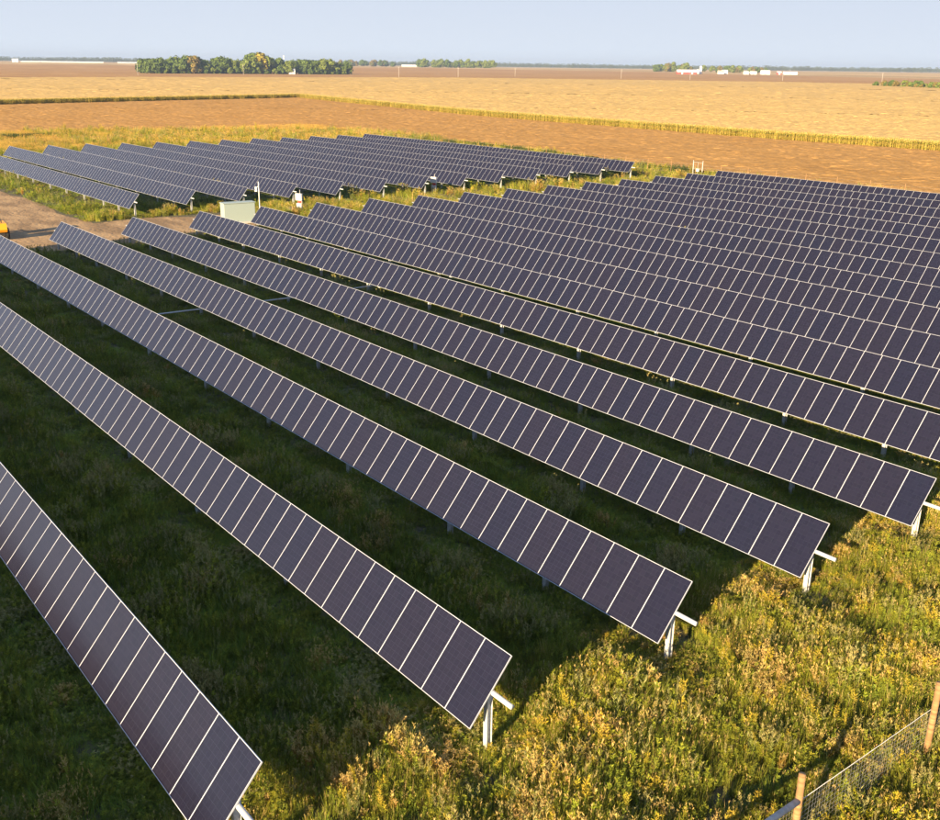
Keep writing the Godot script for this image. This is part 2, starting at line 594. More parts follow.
func grass_tuft(n: int, h: float, r: float, col: Color, dry: Color, dry_share: float, bend := 0.9) -> ArrayMesh:
	var st := st_new()
	for i in n:
		var a := rng.randf() * TAU
		var q := sqrt(rng.randf()) * r
		var c := vary(dry if rng.randf() < dry_share else col)
		blade(st, Vector3(cos(a) * q, -0.02, sin(a) * q), a + rng.randf_range(-1.2, 1.2), h * rng.randf_range(0.45, 1.1), rng.randf_range(0.008, 0.015), rng.randf_range(0.08, bend), c)
	return done(st)

func seed_grass(n: int, h: float, r: float, col: Color, plume: Color) -> ArrayMesh:
	var st := st_new()
	for i in n:
		var a := rng.randf() * TAU
		var q := sqrt(rng.randf()) * r
		var b := Vector3(cos(a) * q, -0.02, sin(a) * q)
		var hh := h * rng.randf_range(0.6, 1.1)
		var ln := rng.randf_range(0.05, 0.3)
		blade(st, b, a, hh, 0.008, ln, vary(col), 2)
		blade(st, b, a + 2.0, hh * 0.6, 0.014, 0.6, vary(col), 3)
		var tip := b + Vector3(cos(a) * hh * ln, hh * (1.0 - 0.35 * ln), sin(a) * hh * ln)
		for j in 5:
			var dd := Vector3(rng.randf_range(-0.5, 0.5), 1.0, rng.randf_range(-0.5, 0.5)).normalized()
			leaf_card(st, tip - Vector3.UP * hh * rng.randf_range(0.0, 0.22), dd, hh * 0.13, 0.014, vary(plume))
	return done(st)

func leafy_weed(stems: int, h: float, r: float, col: Color, top: Color, top_share: float, spread := 0.55) -> ArrayMesh:
	# upright stems, each a plume of narrow leaves that point up and out
	var st := st_new()
	for i in stems:
		var a := rng.randf() * TAU
		var q := sqrt(rng.randf()) * r
		var b := Vector3(cos(a) * q, -0.02, sin(a) * q)
		var hh := h * rng.randf_range(0.5, 1.15)
		var ln := rng.randf_range(0.0, 0.3)
		var tone := vary(Color(1, 1, 1), 0.22)
		blade(st, b, a, hh, 0.012, ln, vary(col), 2)
		var n := int(hh * 72.0)
		for j in n:
			var t := rng.randf_range(0.12, 1.0)
			var p := b + Vector3(cos(a) * hh * ln * t * t, hh * (t - 0.35 * ln * t * t), sin(a) * hh * ln * t * t)
			var e := rng.randf() * TAU
			var dd := Vector3(cos(e) * spread, rng.randf_range(0.35, 1.0), sin(e) * spread).normalized()
			var c := top if t > 1.0 - top_share else col
			leaf_card(st, p, dd, rng.randf_range(0.07, 0.15) * (1.3 - 0.6 * t), rng.randf_range(0.010, 0.019), vary(c * tone, 0.15))
	return done(st)

func corn_stalk() -> ArrayMesh:
	var st := st_new()
	var h := rng.randf_range(2.1, 2.5)
	blade(st, Vector3.ZERO, rng.randf() * TAU, h, 0.05, 0.04, vary(Color(0.40, 0.32, 0.10)), 2)
	blade(st, Vector3.ZERO, rng.randf() * TAU, h, 0.05, 0.04, vary(Color(0.40, 0.32, 0.10)), 2)
	for i in 11:
		var a := rng.randf() * TAU
		var y := h * rng.randf_range(0.15, 0.9)
		var c := Color(0.46, 0.36, 0.07) if rng.randf() < 0.55 else Color(0.27, 0.28, 0.05)
		blade(st, Vector3(0, y, 0), a, rng.randf_range(0.45, 0.8), 0.09, rng.randf_range(0.6, 1.1), vary(c), 3)
	for i in 6:
		var a := rng.randf() * TAU
		blade(st, Vector3(0, h * 0.93, 0), a, 0.34, 0.03, 0.5, vary(Color(0.60, 0.44, 0.17)), 2)
	return done(st)

func scatter(called: String, label: String, category: String, mesh: ArrayMesh, xf: Array, cols: Array) -> void:
	if xf.is_empty(): return
	var mm := MultiMesh.new()
	mm.transform_format = MultiMesh.TRANSFORM_3D
	mm.use_colors = true
	mm.mesh = mesh
	mm.instance_count = xf.size()
	for i in xf.size():
		mm.set_instance_transform(i, xf[i])
		mm.set_instance_color(i, cols[i])
	var o := MultiMeshInstance3D.new()
	o.name = numbered(called)
	o.multimesh = mm
	o.material_override = M.leaf
	add_child(o)
	tag(o, label, category, "", "stuff")

func in_view(p: Vector3, margin: float) -> bool:
	# keeps plants to the part of the place that can be seen from here or a step aside
	var d := p - Vector3(0, CAM_Y, 0)
	var z := d.dot(CAM_F)
	if z < 3.0: return false
	var x := d.dot(CAM_R) / z
	var y := d.dot(CAM_U) / z
	return absf(x) < 0.47 + margin and y > -0.41 - margin

func plants() -> void:
	var G := Color(0.15, 0.215, 0.032)
	var YG := Color(0.222, 0.235, 0.030)
	var TAN := Color(0.42, 0.315, 0.115)
	var GOLD := Color(0.38, 0.30, 0.035)
	var kinds := [
		["grass", "low green grass tufts between the solar rows", "grass", grass_tuft(46, 0.42, 0.2, G, YG, 0.25)],
		["grass", "long arching green grass in the shade of the panels", "grass", grass_tuft(44, 0.66, 0.22, G, YG, 0.35, 0.6)],
		["weeds", "leafy yellow-green weeds on the sunlit open ground", "weeds", leafy_weed(5, 0.72, 0.17, YG, YG, 0.0)],
		["weeds", "darker green leafy weeds mixed into the grass", "weeds", leafy_weed(5, 0.62, 0.17, Color(0.14, 0.17, 0.03), YG, 0.2)],
		["seed_grass", "tan seed heads of ripe grass among the weeds", "grass", seed_grass(8, 0.78, 0.18, YG, TAN)],
		["dry_weeds", "rust and tan dried weeds among the green", "weeds", leafy_weed(5, 0.6, 0.16, Color(0.32, 0.205, 0.05), TAN, 0.35)],
		["plume_weeds", "pale grey-green plume weeds standing out of the shaded grass", "weeds", leafy_weed(5, 0.8, 0.2, Color(0.165, 0.195, 0.055), Color(0.24, 0.235, 0.09), 0.3, 0.4)],
		["meadow_grass", "upright yellow-green meadow grass on the sunlit open ground", "grass", grass_tuft(60, 0.66, 0.2, YG, TAN, 0.16, 0.45)],
		["goldenrod", "golden flowering weeds in the sunlit grass", "weeds", leafy_weed(5, 0.7, 0.16, YG, GOLD, 0.4)],
	]
	var xf := []
	var cl := []
	for k in kinds: xf.append([]); cl.append([])
	var patch := FastNoiseLite.new()
	patch.seed = 5; patch.frequency = 0.12
	var tall := FastNoiseLite.new()
	tall.seed = 9; tall.frequency = 0.25
	var fine := FastNoiseLite.new()
	fine.seed = 21; fine.frequency = 0.55
	var dry := FastNoiseLite.new()
	dry.seed = 33; dry.frequency = 0.19
	# rings of falling density
	for ring in [[12.0, 42.0, 0.155, 1.0], [42.0, 75.0, 0.24, 1.15], [75.0, 130.0, 0.42, 1.5], [130.0, 275.0, 0.85, 2.2]]:
		var step: float = ring[2]
		var u := -265.0
		while u < 4.0:
			var v := 2.0
			while v < 148.0:
				var uu := u + rng.randf_range(-0.6, 0.6) * step
				var vv := v + rng.randf_range(-0.6, 0.6) * step
				v += step
				var r := sqrt(uu * uu + vv * vv)
				if r < ring[0] or r >= ring[1] or on_dirt(uu, vv): continue
				if uu > -190.0 and vv > (lerpf(147.0, 137.2, (uu + 190.0) / 80.0) if uu < -110.0 else 137.0): continue      # the crop begins
				var p := site(uu, vv)
				if not in_view(p, 0.09): continue
				var n := patch.get_noise_2d(uu, vv)
				var t := tall.get_noise_2d(uu, vv)
				var f := fine.get_noise_2d(uu, vv)
				if f < -0.3 and rng.randf() < 0.75: continue          # thin spots and bare soil
				if absf(uu + 10.95) < 0.22 + 0.1 * f and vv > 14.0 and vv < 22.5:    # wheel rut beside the fence: only short grass
					if rng.randf() < 0.5: xf[0].append(Transform3D(Basis(Vector3.UP, rng.randf() * TAU).scaled(Vector3(0.8, 0.3, 0.8)), p)); cl[0].append(Color(0.8, 0.8, 0.8))
					continue
				var open := uu > -18.5 and uu < -5.0 or (uu < -94.0 and uu > -113.0) or uu < -193.0 or vv > 122.0
				var e := rng.randf()
				var k := 0
				var dryness := dry.get_noise_2d(uu, vv) + 0.5 * f
				if open:
					if dryness > 0.32: k = 5 if e < 0.4 else 4 if e < 0.62 else 8 if e < 0.7 else 7
					elif dryness < -0.3: k = 3 if e < 0.35 else 1 if e < 0.5 else 7
					else: k = 7 if e < 0.42 + n * 0.25 else 2 if e < 0.64 else 8 if e < 0.68 else 4 if e < 0.78 else 5 if e < 0.82 else 6 if e < 0.88 else 3
				else:
					if dryness > 0.45: k = 4 if e < 0.3 else 5 if e < 0.5 else 3 if e < 0.75 else 1
					elif t > 0.28: k = 6 if e < 0.35 else 3 if e < 0.8 else 1
					else: k = 0 if e < 0.34 + n * 0.25 else 1 if e < 0.58 else 3 if e < 0.84 else 6 if e < 0.9 else 2
				var s: float = ring[3] * rng.randf_range(0.75, 1.2) * (1.0 + 0.6 * t + 0.35 * n + 0.25 * f)
				var hs := s / sqrt(ring[3])
				if uu < -193.0 and vv > 66.0: hs *= 1.6
				if not open: hs *= 0.9
				var near_row := absf(fposmod(vv - ROW_V0 + ROW_GAP * 0.5, ROW_GAP) - ROW_GAP * 0.5)
				if near_row < 1.5 and uu < -14.5: hs = minf(hs, 0.95) * 0.52      # kept low beside the panels
				xf[k].append(Transform3D(Basis(Vector3.UP, rng.randf() * TAU).scaled(Vector3(s, hs, s)), p))
				var w := 1.0 + 0.28 * n + rng.randf_range(-0.15, 0.15)
				cl[k].append(Color(w * (1.0 + 0.18 * f), w, w * 0.95))
			u += step
	for i in kinds.size():
		scatter(kinds[i][0], kinds[i][1], kinds[i][2], kinds[i][3], xf[i], cl[i])
	# golden tall weeds beyond the far ends of the back block, and dark green brush in the ditch
	var gx := []; var gc := []; var bx := []; var bc := []
	for i in 9000:
		var u := rng.randf_range(-262.0, -205.0)
		var v := rng.randf_range(50.0, 146.0)
		if patch.get_noise_2d(u * 0.6, v * 0.6) < -0.15: continue
		var s := rng.randf_range(1.6, 2.6)
		gx.append(Transform3D(Basis(Vector3.UP, rng.randf() * TAU).scaled(Vector3(s, s * 0.85, s)), site(u, v)))
		var w := rng.randf_range(0.8, 1.2)
		gc.append(Color(w * 1.1, w * 0.95, w * 0.8))
	scatter("tall_weeds", "tall golden weeds along the field beyond the back panels", "weeds", seed_grass(10, 0.7, 0.3, Color(0.27, 0.25, 0.05), Color(0.42, 0.32, 0.09)), gx, gc)
	for i in 2600:
		var t := rng.randf()
		var u := -246.0 + rng.randf_range(-1.5, 1.5)
		var v := lerpf(40.0, 72.0, t)
		if rng.randf() < 0.45:
			u = lerpf(-215.0, -95.0, rng.randf()); v = (140.5 if u < -150.0 else 136.0) + rng.randf_range(-0.8, 0.8)
			if patch.get_noise_1d(u * 0.8) < 0.0: continue
		var s := rng.randf_range(1.2, 2.2)
		bx.append(Transform3D(Basis(Vector3.UP, rng.randf() * TAU).scaled(Vector3(s, s, s)), site(u, v)))
		var w := rng.randf_range(0.8, 1.2)
		bc.append(Color(w, w, w))
	scatter("ditch_brush", "dark green brush in the ditch along the brown field", "brush", leafy_weed(8, 0.6, 0.3, Color(0.055, 0.08, 0.022), Color(0.07, 0.09, 0.03), 0.2), bx, bc)

func corn() -> void:
	var kinds := []
	var xs := []; var cs := []
	var edge := FastNoiseLite.new()
	edge.frequency = 0.12
	for i in 3: kinds.append(corn_stalk()); xs.append([]); cs.append([])
	for k in range(0, 6):
		var a: Vector2 = CORN_EDGE[k]
		var b: Vector2 = CORN_EDGE[k + 1]
		var l := a.distance_to(b)
		var d := (b - a) / l
		var n := Vector2(-d.y, d.x)
		if n.dot(Vector2(-1, 1)) < 0.0: n = -n
		var t := 0.0
		while t < l:
			for row in 7:
				var w := a + d * (t + rng.randf_range(-0.12, 0.12)) + n * (row * 0.76 + rng.randf_range(-0.1, 0.1) - 1.2 + 2.2 * edge.get_noise_1d(t + k * 900.0))
				if not in_view(site(w.x, w.y), 0.12): continue
				var i := rng.randi_range(0, 2)
				var s := rng.randf_range(0.85, 1.08)
				xs[i].append(Transform3D(Basis(Vector3.UP, rng.randf() * TAU).scaled(Vector3(s, s, s)), site(w.x, w.y)))
				var c := rng.randf_range(0.85, 1.2)
				cs[i].append(Color(c, c, c))
			t += 0.24
	for i in 3:
		scatter("corn_stalks", ["ripe corn stalks along the edge of the pale field", "yellow-green corn plants at the edge of the pale field", "dry corn stalks with drooping leaves edging the pale field"][i], "corn", kinds[i], xs[i], cs[i])

func bush_at(called: String, label: String, group: String, at: Vector3, h: float, r: float, col: Color) -> void:
	var o := thing(called, label, "bush", at, rng.randf() * TAU, group)
	var st := st_new()
	for i in 9:
		var a := rng.randf() * TAU
		tube(st, Vector3(0, -0.02, 0), Vector3(cos(a) * r * 0.5, h * rng.randf_range(0.5, 0.8), sin(a) * r * 0.5), 0.012, 0.004, 4, false)
	part("stem", done(st), M.pole, o)
	st = st_new()
	for i in 30:
		var a := rng.randf() * TAU
		var q := sqrt(rng.randf()) * r
		var b := Vector3(cos(a) * q * 0.5, h * 0.15, sin(a) * q * 0.5)
		var e := Vector3(cos(a) * q * 1.1, h * rng.randf_range(0.55, 1.0) * (1.0 - 0.3 * q / r), sin(a) * q * 1.1)
		for j in 46:
			var t := sqrt(rng.randf())
			var dd := ((e - b).normalized() + Vector3(rng.randf_range(-1, 1), rng.randf_range(-0.6, 1), rng.randf_range(-1, 1)) * 0.9).normalized()
			leaf_card(st, b.lerp(e, t), dd, rng.randf_range(0.07, 0.13), 0.03, vary(col, 0.25))
	part("foliage", done(st), M.leaf, o)

# ---------------------------------------------------------------- fences
func near_fence() -> void:
	# woven wire on round wooden posts, across the ends of the rows
	var u := -9.3
	var o := thing("wire_fence", "woven wire fence on round wooden posts in the weeds", "fence", site(u, 16.13))
	var v := 10.66
	var n := 0
	while v < 46.0:
		var st := st_new()
		st.set_smooth_group(0)
		var lean := Vector3(rng.randf_range(-0.03, 0.03), 0, rng.randf_range(-0.03, 0.03))
		tube(st, Vector3(0, -0.4, 0), Vector3(0, 2.33, 0) + lean, 0.085, 0.075, 12)
		part("post", done(st), M.wood, o, site(u + 0.085, v) - o.position)
		v += 5.47
		n += 1
	var mesh := st_new()
	var h := 1.5
	var v0 := 10.6
	var v1 := 43.5
	var sag := func(x: float) -> float: return 0.03 * sin(x * 2.1) + 0.02 * sin(x * 5.3)
	var y := 0.06
	while y <= h + 0.01:
		var x := v0
		while x < v1:
			tube(mesh, site(u + sag.call(x), x, y) - o.position, site(u + sag.call(x + 0.91), x + 0.91, y) - o.position, 0.0022, 0.0022, 3, false)
			x += 0.91
		y += 0.12
	var x := v0
	while x < v1:
		tube(mesh, site(u + sag.call(x), x, 0.03) - o.position, site(u + sag.call(x), x, h) - o.position, 0.002, 0.002, 3, false)
		x += 0.115
	var m := part("wire_mesh", done(mesh), M.wire, o)
	m.set_meta("kind", "stuff")
	var st := st_new()
	st.set_smooth_group(0)
	tube(st, site(u, v0, h + 0.02) - o.position, site(u, v1, h + 0.02) - o.position, 0.007, 0.007, 6)
	part("top_wire", done(st), M.galv, o)
	# round brace log of the corner assembly, between two posts
	st = st_new()
	st.set_smooth_group(0)
	tube(st, site(u + 0.085, 10.75, 1.68) - o.position, site(u + 0.085, 16.05, 1.68) - o.position, 0.075, 0.07, 10)
	part("brace", done(st), M.grey_wood, o)

func far_fence(label: String, pts: Array, spacing: float) -> void:
	var a: Vector2 = pts[0]
	var b: Vector2 = pts[1]
	var o := thing("wire_fence", label, "fence", site(a.x, a.y), 0.0, "perimeter fences around the panels")
	var n := int(a.distance_to(b) / spacing)
	var st := st_new()
	st.set_smooth_group(0)
	tube(st, Vector3(0, -0.3, 0), Vector3(0, 2.1, 0), 0.05, 0.045, 6)
	var pm := done(st)
	for i in n + 1:
		var w := a.lerp(b, float(i) / n)
		part("post", pm, M.wood, o, site(w.x, w.y) - o.position)
	for h in [0.35, 0.7, 1.05, 1.4, 1.8]:
		st = st_new()
		for i in n:
			var p := a.lerp(b, float(i) / n)
			var q := a.lerp(b, float(i + 1) / n)
			tube(st, site(p.x, p.y, h) - o.position, site(q.x, q.y, h) - o.position, 0.004, 0.004, 3, false)
		part("wire", done(st), M.galv, o)

func gate(at: Vector3) -> void:
	var o := thing("metal_gate", "pale tubular gate frame in the fence by the brown field", "gate", at)
	for x in [-1.0, 1.0]:
		var st := st_new()
		st.set_smooth_group(0)
		tube(st, Vector3(x, -0.3, 0), Vector3(x, 2.5, 0), 0.04, 0.04, 8)
		part("post", done(st), M.galv, o)
	var st := st_new()
	for h in [0.25, 1.2, 2.2]: tube(st, Vector3(-0.93, h, 0), Vector3(0.93, h, 0), 0.02, 0.02, 6)
	for x in [-0.9, 0.0, 0.9]: tube(st, Vector3(x, 0.25, 0), Vector3(x, 2.2, 0), 0.018, 0.018, 6)
	part("leaf_frame", done(st), M.galv, o)
	st = st_new()
	box(st, Vector3(-0.3, 0.75, 0.04), Vector3(0.3, 1.15, 0.06))
	part("sign_plate", done(st), M.white, o)

# ---------------------------------------------------------------- equipment
func inverter(at: Vector3, turn: float) -> void:
	var o := thing("inverter_cabinet", "long pale green steel inverter cabinet beside the dirt lane", "cabinet", at, turn)
	var st := st_new()
	box(st, Vector3(-2.3, -0.3, -0.9), Vector3(2.3, 0.15, 0.9))
	part("plinth", done(st), M.concrete, o)
	st = st_new()
	soft_box(st, Vector3(-1.75, 0.15, -0.6), Vector3(1.75, 2.15, 0.6), 0.03)
	part("housing", done(st), M.cabinet, o)
	st = st_new()
	box(st, Vector3(-1.81, 2.152, -0.66), Vector3(1.81, 2.22, 0.66))
	part("roof", done(st), M.cabinet, o)
	for i in 4:
		st = st_new()
		box(st, Vector3(-0.41, 0.0, 0.0), Vector3(0.41, 1.75, 0.018))
		var d := part("door", done(st), M.cabinet, o, Vector3(-1.29 + i * 0.86, 0.27, 0.602))
		st = st_new()
		box(st, Vector3(0.3, 0.8, 0.019), Vector3(0.34, 1.0, 0.05))
		part("handle", done(st), M.dark, d)

func combiner(at: Vector3, turn: float, label: String) -> void:
	var o := thing("switch_cabinet", label, "cabinet", at, turn, "small switch cabinets at the row ends")
	o.scale = Vector3(0.8, 0.88, 0.8)
	for x in [-0.35, 0.35]:
		var st := st_new()
		box(st, Vector3(x - 0.04, -0.3, -0.04), Vector3(x + 0.04, 2.3, 0.04))
		part("leg", done(st), M.galv, o)
	var st := st_new()
	soft_box(st, Vector3(-0.6, 1.55, 0.042), Vector3(0.6, 2.45, 0.36), 0.02)
	part("upper_box", done(st), M.pale, o)
	st = st_new()
	box(st, Vector3(-0.33, 1.2, 0.042), Vector3(0.33, 1.52, 0.10))
	part("warning_plate", done(st), M.red, o)
	st = st_new()
	soft_box(st, Vector3(-0.48, 0.25, 0.042), Vector3(0.48, 1.16, 0.30), 0.02)
	part("lower_box", done(st), M.pale, o)
	st = st_new()
	box(st, Vector3(-0.2, 0.55, 0.302), Vector3(0.2, 0.8, 0.315))
	part("nameplate", done(st), M.blue, o)
	st = st_new()
	tube(st, Vector3(0.2, 2.4, 0.2), Vector3(0.2, 2.95, 0.2), 0.03, 0.03, 6)
	part("antenna", done(st), M.pale, o)

func equipment() -> void:
	inverter(site(-102.3, 47.6), PI / 2 - 0.1 + PI)
	combiner(site(-106.3, 57.4), 0.35, "white cabinet with red plate near the pale green inverter")
	combiner(site(-113.8, 82.3), 0.35, "white cabinet with red plate farther along the gap from the inverter")
	# weather mast
	var o := thing("weather_mast", "slim white mast with two small white sensors above the panels", "mast", site(-109.6, 53.8))
	var st := st_new()
	tube(st, Vector3(0, -0.3, 0), Vector3(0, 3.4, 0), 0.06, 0.05, 8)
	part("pole", done(st), M.white, o)
	st = st_new()
	tube(st, Vector3(-0.7, 2.55, 0.0), Vector3(-0.04, 2.9, 0), 0.03, 0.03, 6)
	part("arm", done(st), M.white, o)
	for h in [2.2, 2.5]:
		st = st_new()
		tube(st, Vector3(-0.7, h, 0), Vector3(-0.7, h + 0.26, 0), 0.15, 0.11, 10)
		part("sensor", done(st), M.white, o)
	# small blue chest on the ground
	o = thing("equipment_box", "small blue equipment box on the ground beside white cabinet", "box", site(-106.0, 56.2), 0.3)
	st = st_new()
	soft_box(st, Vector3(-0.45, -0.02, -0.3), Vector3(0.45, 0.6, 0.3), 0.03)
	part("body", done(st), M.blue, o)
	st = st_new()
	soft_box(st, Vector3(-0.48, 0.602, -0.33), Vector3(0.48, 0.72, 0.33), 0.03)
	part("lid", done(st), M.dark, o)
	loader(site(-105.3, 23.5), -0.06)

func loader(at: Vector3, turn: float) -> void:
	# compact yellow machine; its tail points along +x towards the fence end of the site
	var o := thing("yellow_loader", "yellow compact loader with black tyres parked on the dirt lane", "loader", at, turn)
	var st := st_new()
	box(st, Vector3(-1.9, 0.45, -0.55), Vector3(1.9, 0.8, 0.55))
	part("chassis", done(st), M.dark, o)
	# engine hood with a sloped tail
	st = st_new()
	var prof := [Vector2(0.55, 0.8), Vector2(2.05, 0.8), Vector2(2.2, 1.05), Vector2(1.95, 1.62), Vector2(0.55, 1.72)]
	for i in prof.size():
		var p: Vector2 = prof[i]
		var q: Vector2 = prof[(i + 1) % prof.size()]
		quad(st, Vector3(p.x, p.y, 0.72), Vector3(p.x, p.y, -0.72), Vector3(q.x, q.y, -0.72), Vector3(q.x, q.y, 0.72))
	for i in range(1, prof.size() - 1):
		for z in [0.72, -0.72]:
			var tri := [prof[0], prof[i], prof[i + 1]]
			if z > 0: tri.reverse()
			for w in tri: st.add_vertex(Vector3(w.x, w.y, z))
	part("engine_hood", done(st), M.yellow, o)
	st = st_new()
	tube(st, Vector3(1.55, 1.6, -0.35), Vector3(1.55, 2.0, -0.35), 0.06, 0.05, 8)
	part("exhaust_pipe", done(st), M.dark, o)
	st = st_new()
	box(st, Vector3(2.05, 1.2, 0.3), Vector3(2.17, 1.36, 0.6))
	part("tail_light", done(st), M.red, o)
	# cab
	st = st_new()
	for x in [-1.5, -0.45]:
		for z in [-0.6, 0.6]: box(st, Vector3(x - 0.05, 0.8, z - 0.05), Vector3(x + 0.05, 2.35, z + 0.05))
	part("cab_frame", done(st), M.dark, o)
	st = st_new()
	soft_box(st, Vector3(-1.65, 2.352, -0.72), Vector3(-0.3, 2.5, 0.72), 0.05)
	part("cab_roof", done(st), M.yellow, o)
	st = st_new()
	box(st, Vector3(-1.44, 0.95, -0.59), Vector3(-0.51, 2.3, -0.58))
	box(st, Vector3(-1.44, 0.95, 0.58), Vector3(-0.51, 2.3, 0.59))
	part("cab_windows", done(st), M.glass, o)
	for w in [[-1.25, 0.75], [-1.25, -0.75], [1.3, 0.75], [1.3, -0.75]]:
		st = st_new()
		st.set_smooth_group(0)
		tube(st, Vector3(0, 0, -0.2), Vector3(0, 0, 0.2), 0.58, 0.58, 20)
		var t := part("wheel", done(st), M.rubber, o, Vector3(w[0], 0.57, w[1]))
		st = st_new()
		tube(st, Vector3(0, 0, -0.215), Vector3(0, 0, 0.215), 0.3, 0.3, 14)
		part("rim", done(st), M.yellow, t)
	st = st_new()
	for z in [-0.5, 0.5]: tube(st, Vector3(-1.2, 1.1, z), Vector3(-2.9, 0.7, z), 0.09, 0.08, 8)
	part("lift_arms", done(st), M.yellow, o)
	st = st_new()
	box(st, Vector3(-3.5, 0.12, -1.05), Vector3(-2.85, 0.18, 1.05))
	box(st, Vector3(-2.9, 0.18, -1.05), Vector3(-2.85, 0.85, 1.05))
	for z in [-1.05, 1.02]: box(st, Vector3(-3.5, 0.18, z), Vector3(-2.9, 0.7, z + 0.03))
	part("bucket", done(st), M.dark, o)

# ---------------------------------------------------------------- far trees and farms
func crown_mesh(h: float, r: float, leaves: int, base: float) -> ArrayMesh:
	# leaf clumps on lobes spread through an uneven crown; unit colours tinted by the copy's material
	var st := st_new()
	var lobes := []
	for i in 16:
		var a := rng.randf() * TAU
		var t := rng.randf()
		var wide := sin(PI * (0.15 + 0.8 * t))
		var q := r * 0.75 * wide * sqrt(rng.randf())
		lobes.append([Vector3(cos(a) * q, base + (h - base) * (0.1 + 0.76 * t), sin(a) * q), r * rng.randf_range(0.3, 0.5)])
	for i in leaves:
		var l: Array = lobes[i % lobes.size()]
		var d := Vector3(rng.randfn(), rng.randfn() * 0.8, rng.randfn()).normalized()
		var p: Vector3 = l[0] + d * l[1] * pow(rng.randf(), 0.4)
		p.y = maxf(p.y, base * 0.6)
		var k := rng.randf_range(0.7, 1.25)
		st.set_color(Color(k, k, k))
		var s := Vector3(rng.randfn(), rng.randfn(), rng.randfn()).normalized() * rng.randf_range(0.35, 0.8) * r * 0.17
		var t := d.cross(s).normalized() * s.length()
		quad(st, p - s, p + t, p + s, p - t)
	return done(st)

func grove_tree(at: Vector3, h: float, crown: ArrayMesh, trunk: ArrayMesh, mat: Material, label: String, group: String, called := "grove_tree") -> void:
	var o := thing(called, label, "tree", at, rng.randf() * TAU, group)
	part("trunk", trunk, M.pole, o).scale = Vector3.ONE * h
	part("crown", crown, mat, o).scale = Vector3(h * rng.randf_range(1.0, 1.3), h, h * rng.randf_range(1.0, 1.3))

func leaf_material(r: float, g: float, b: float) -> StandardMaterial3D:
	var m := M.leaf.duplicate() as StandardMaterial3D
	m.albedo_color = lin(r, g, b)
	return m

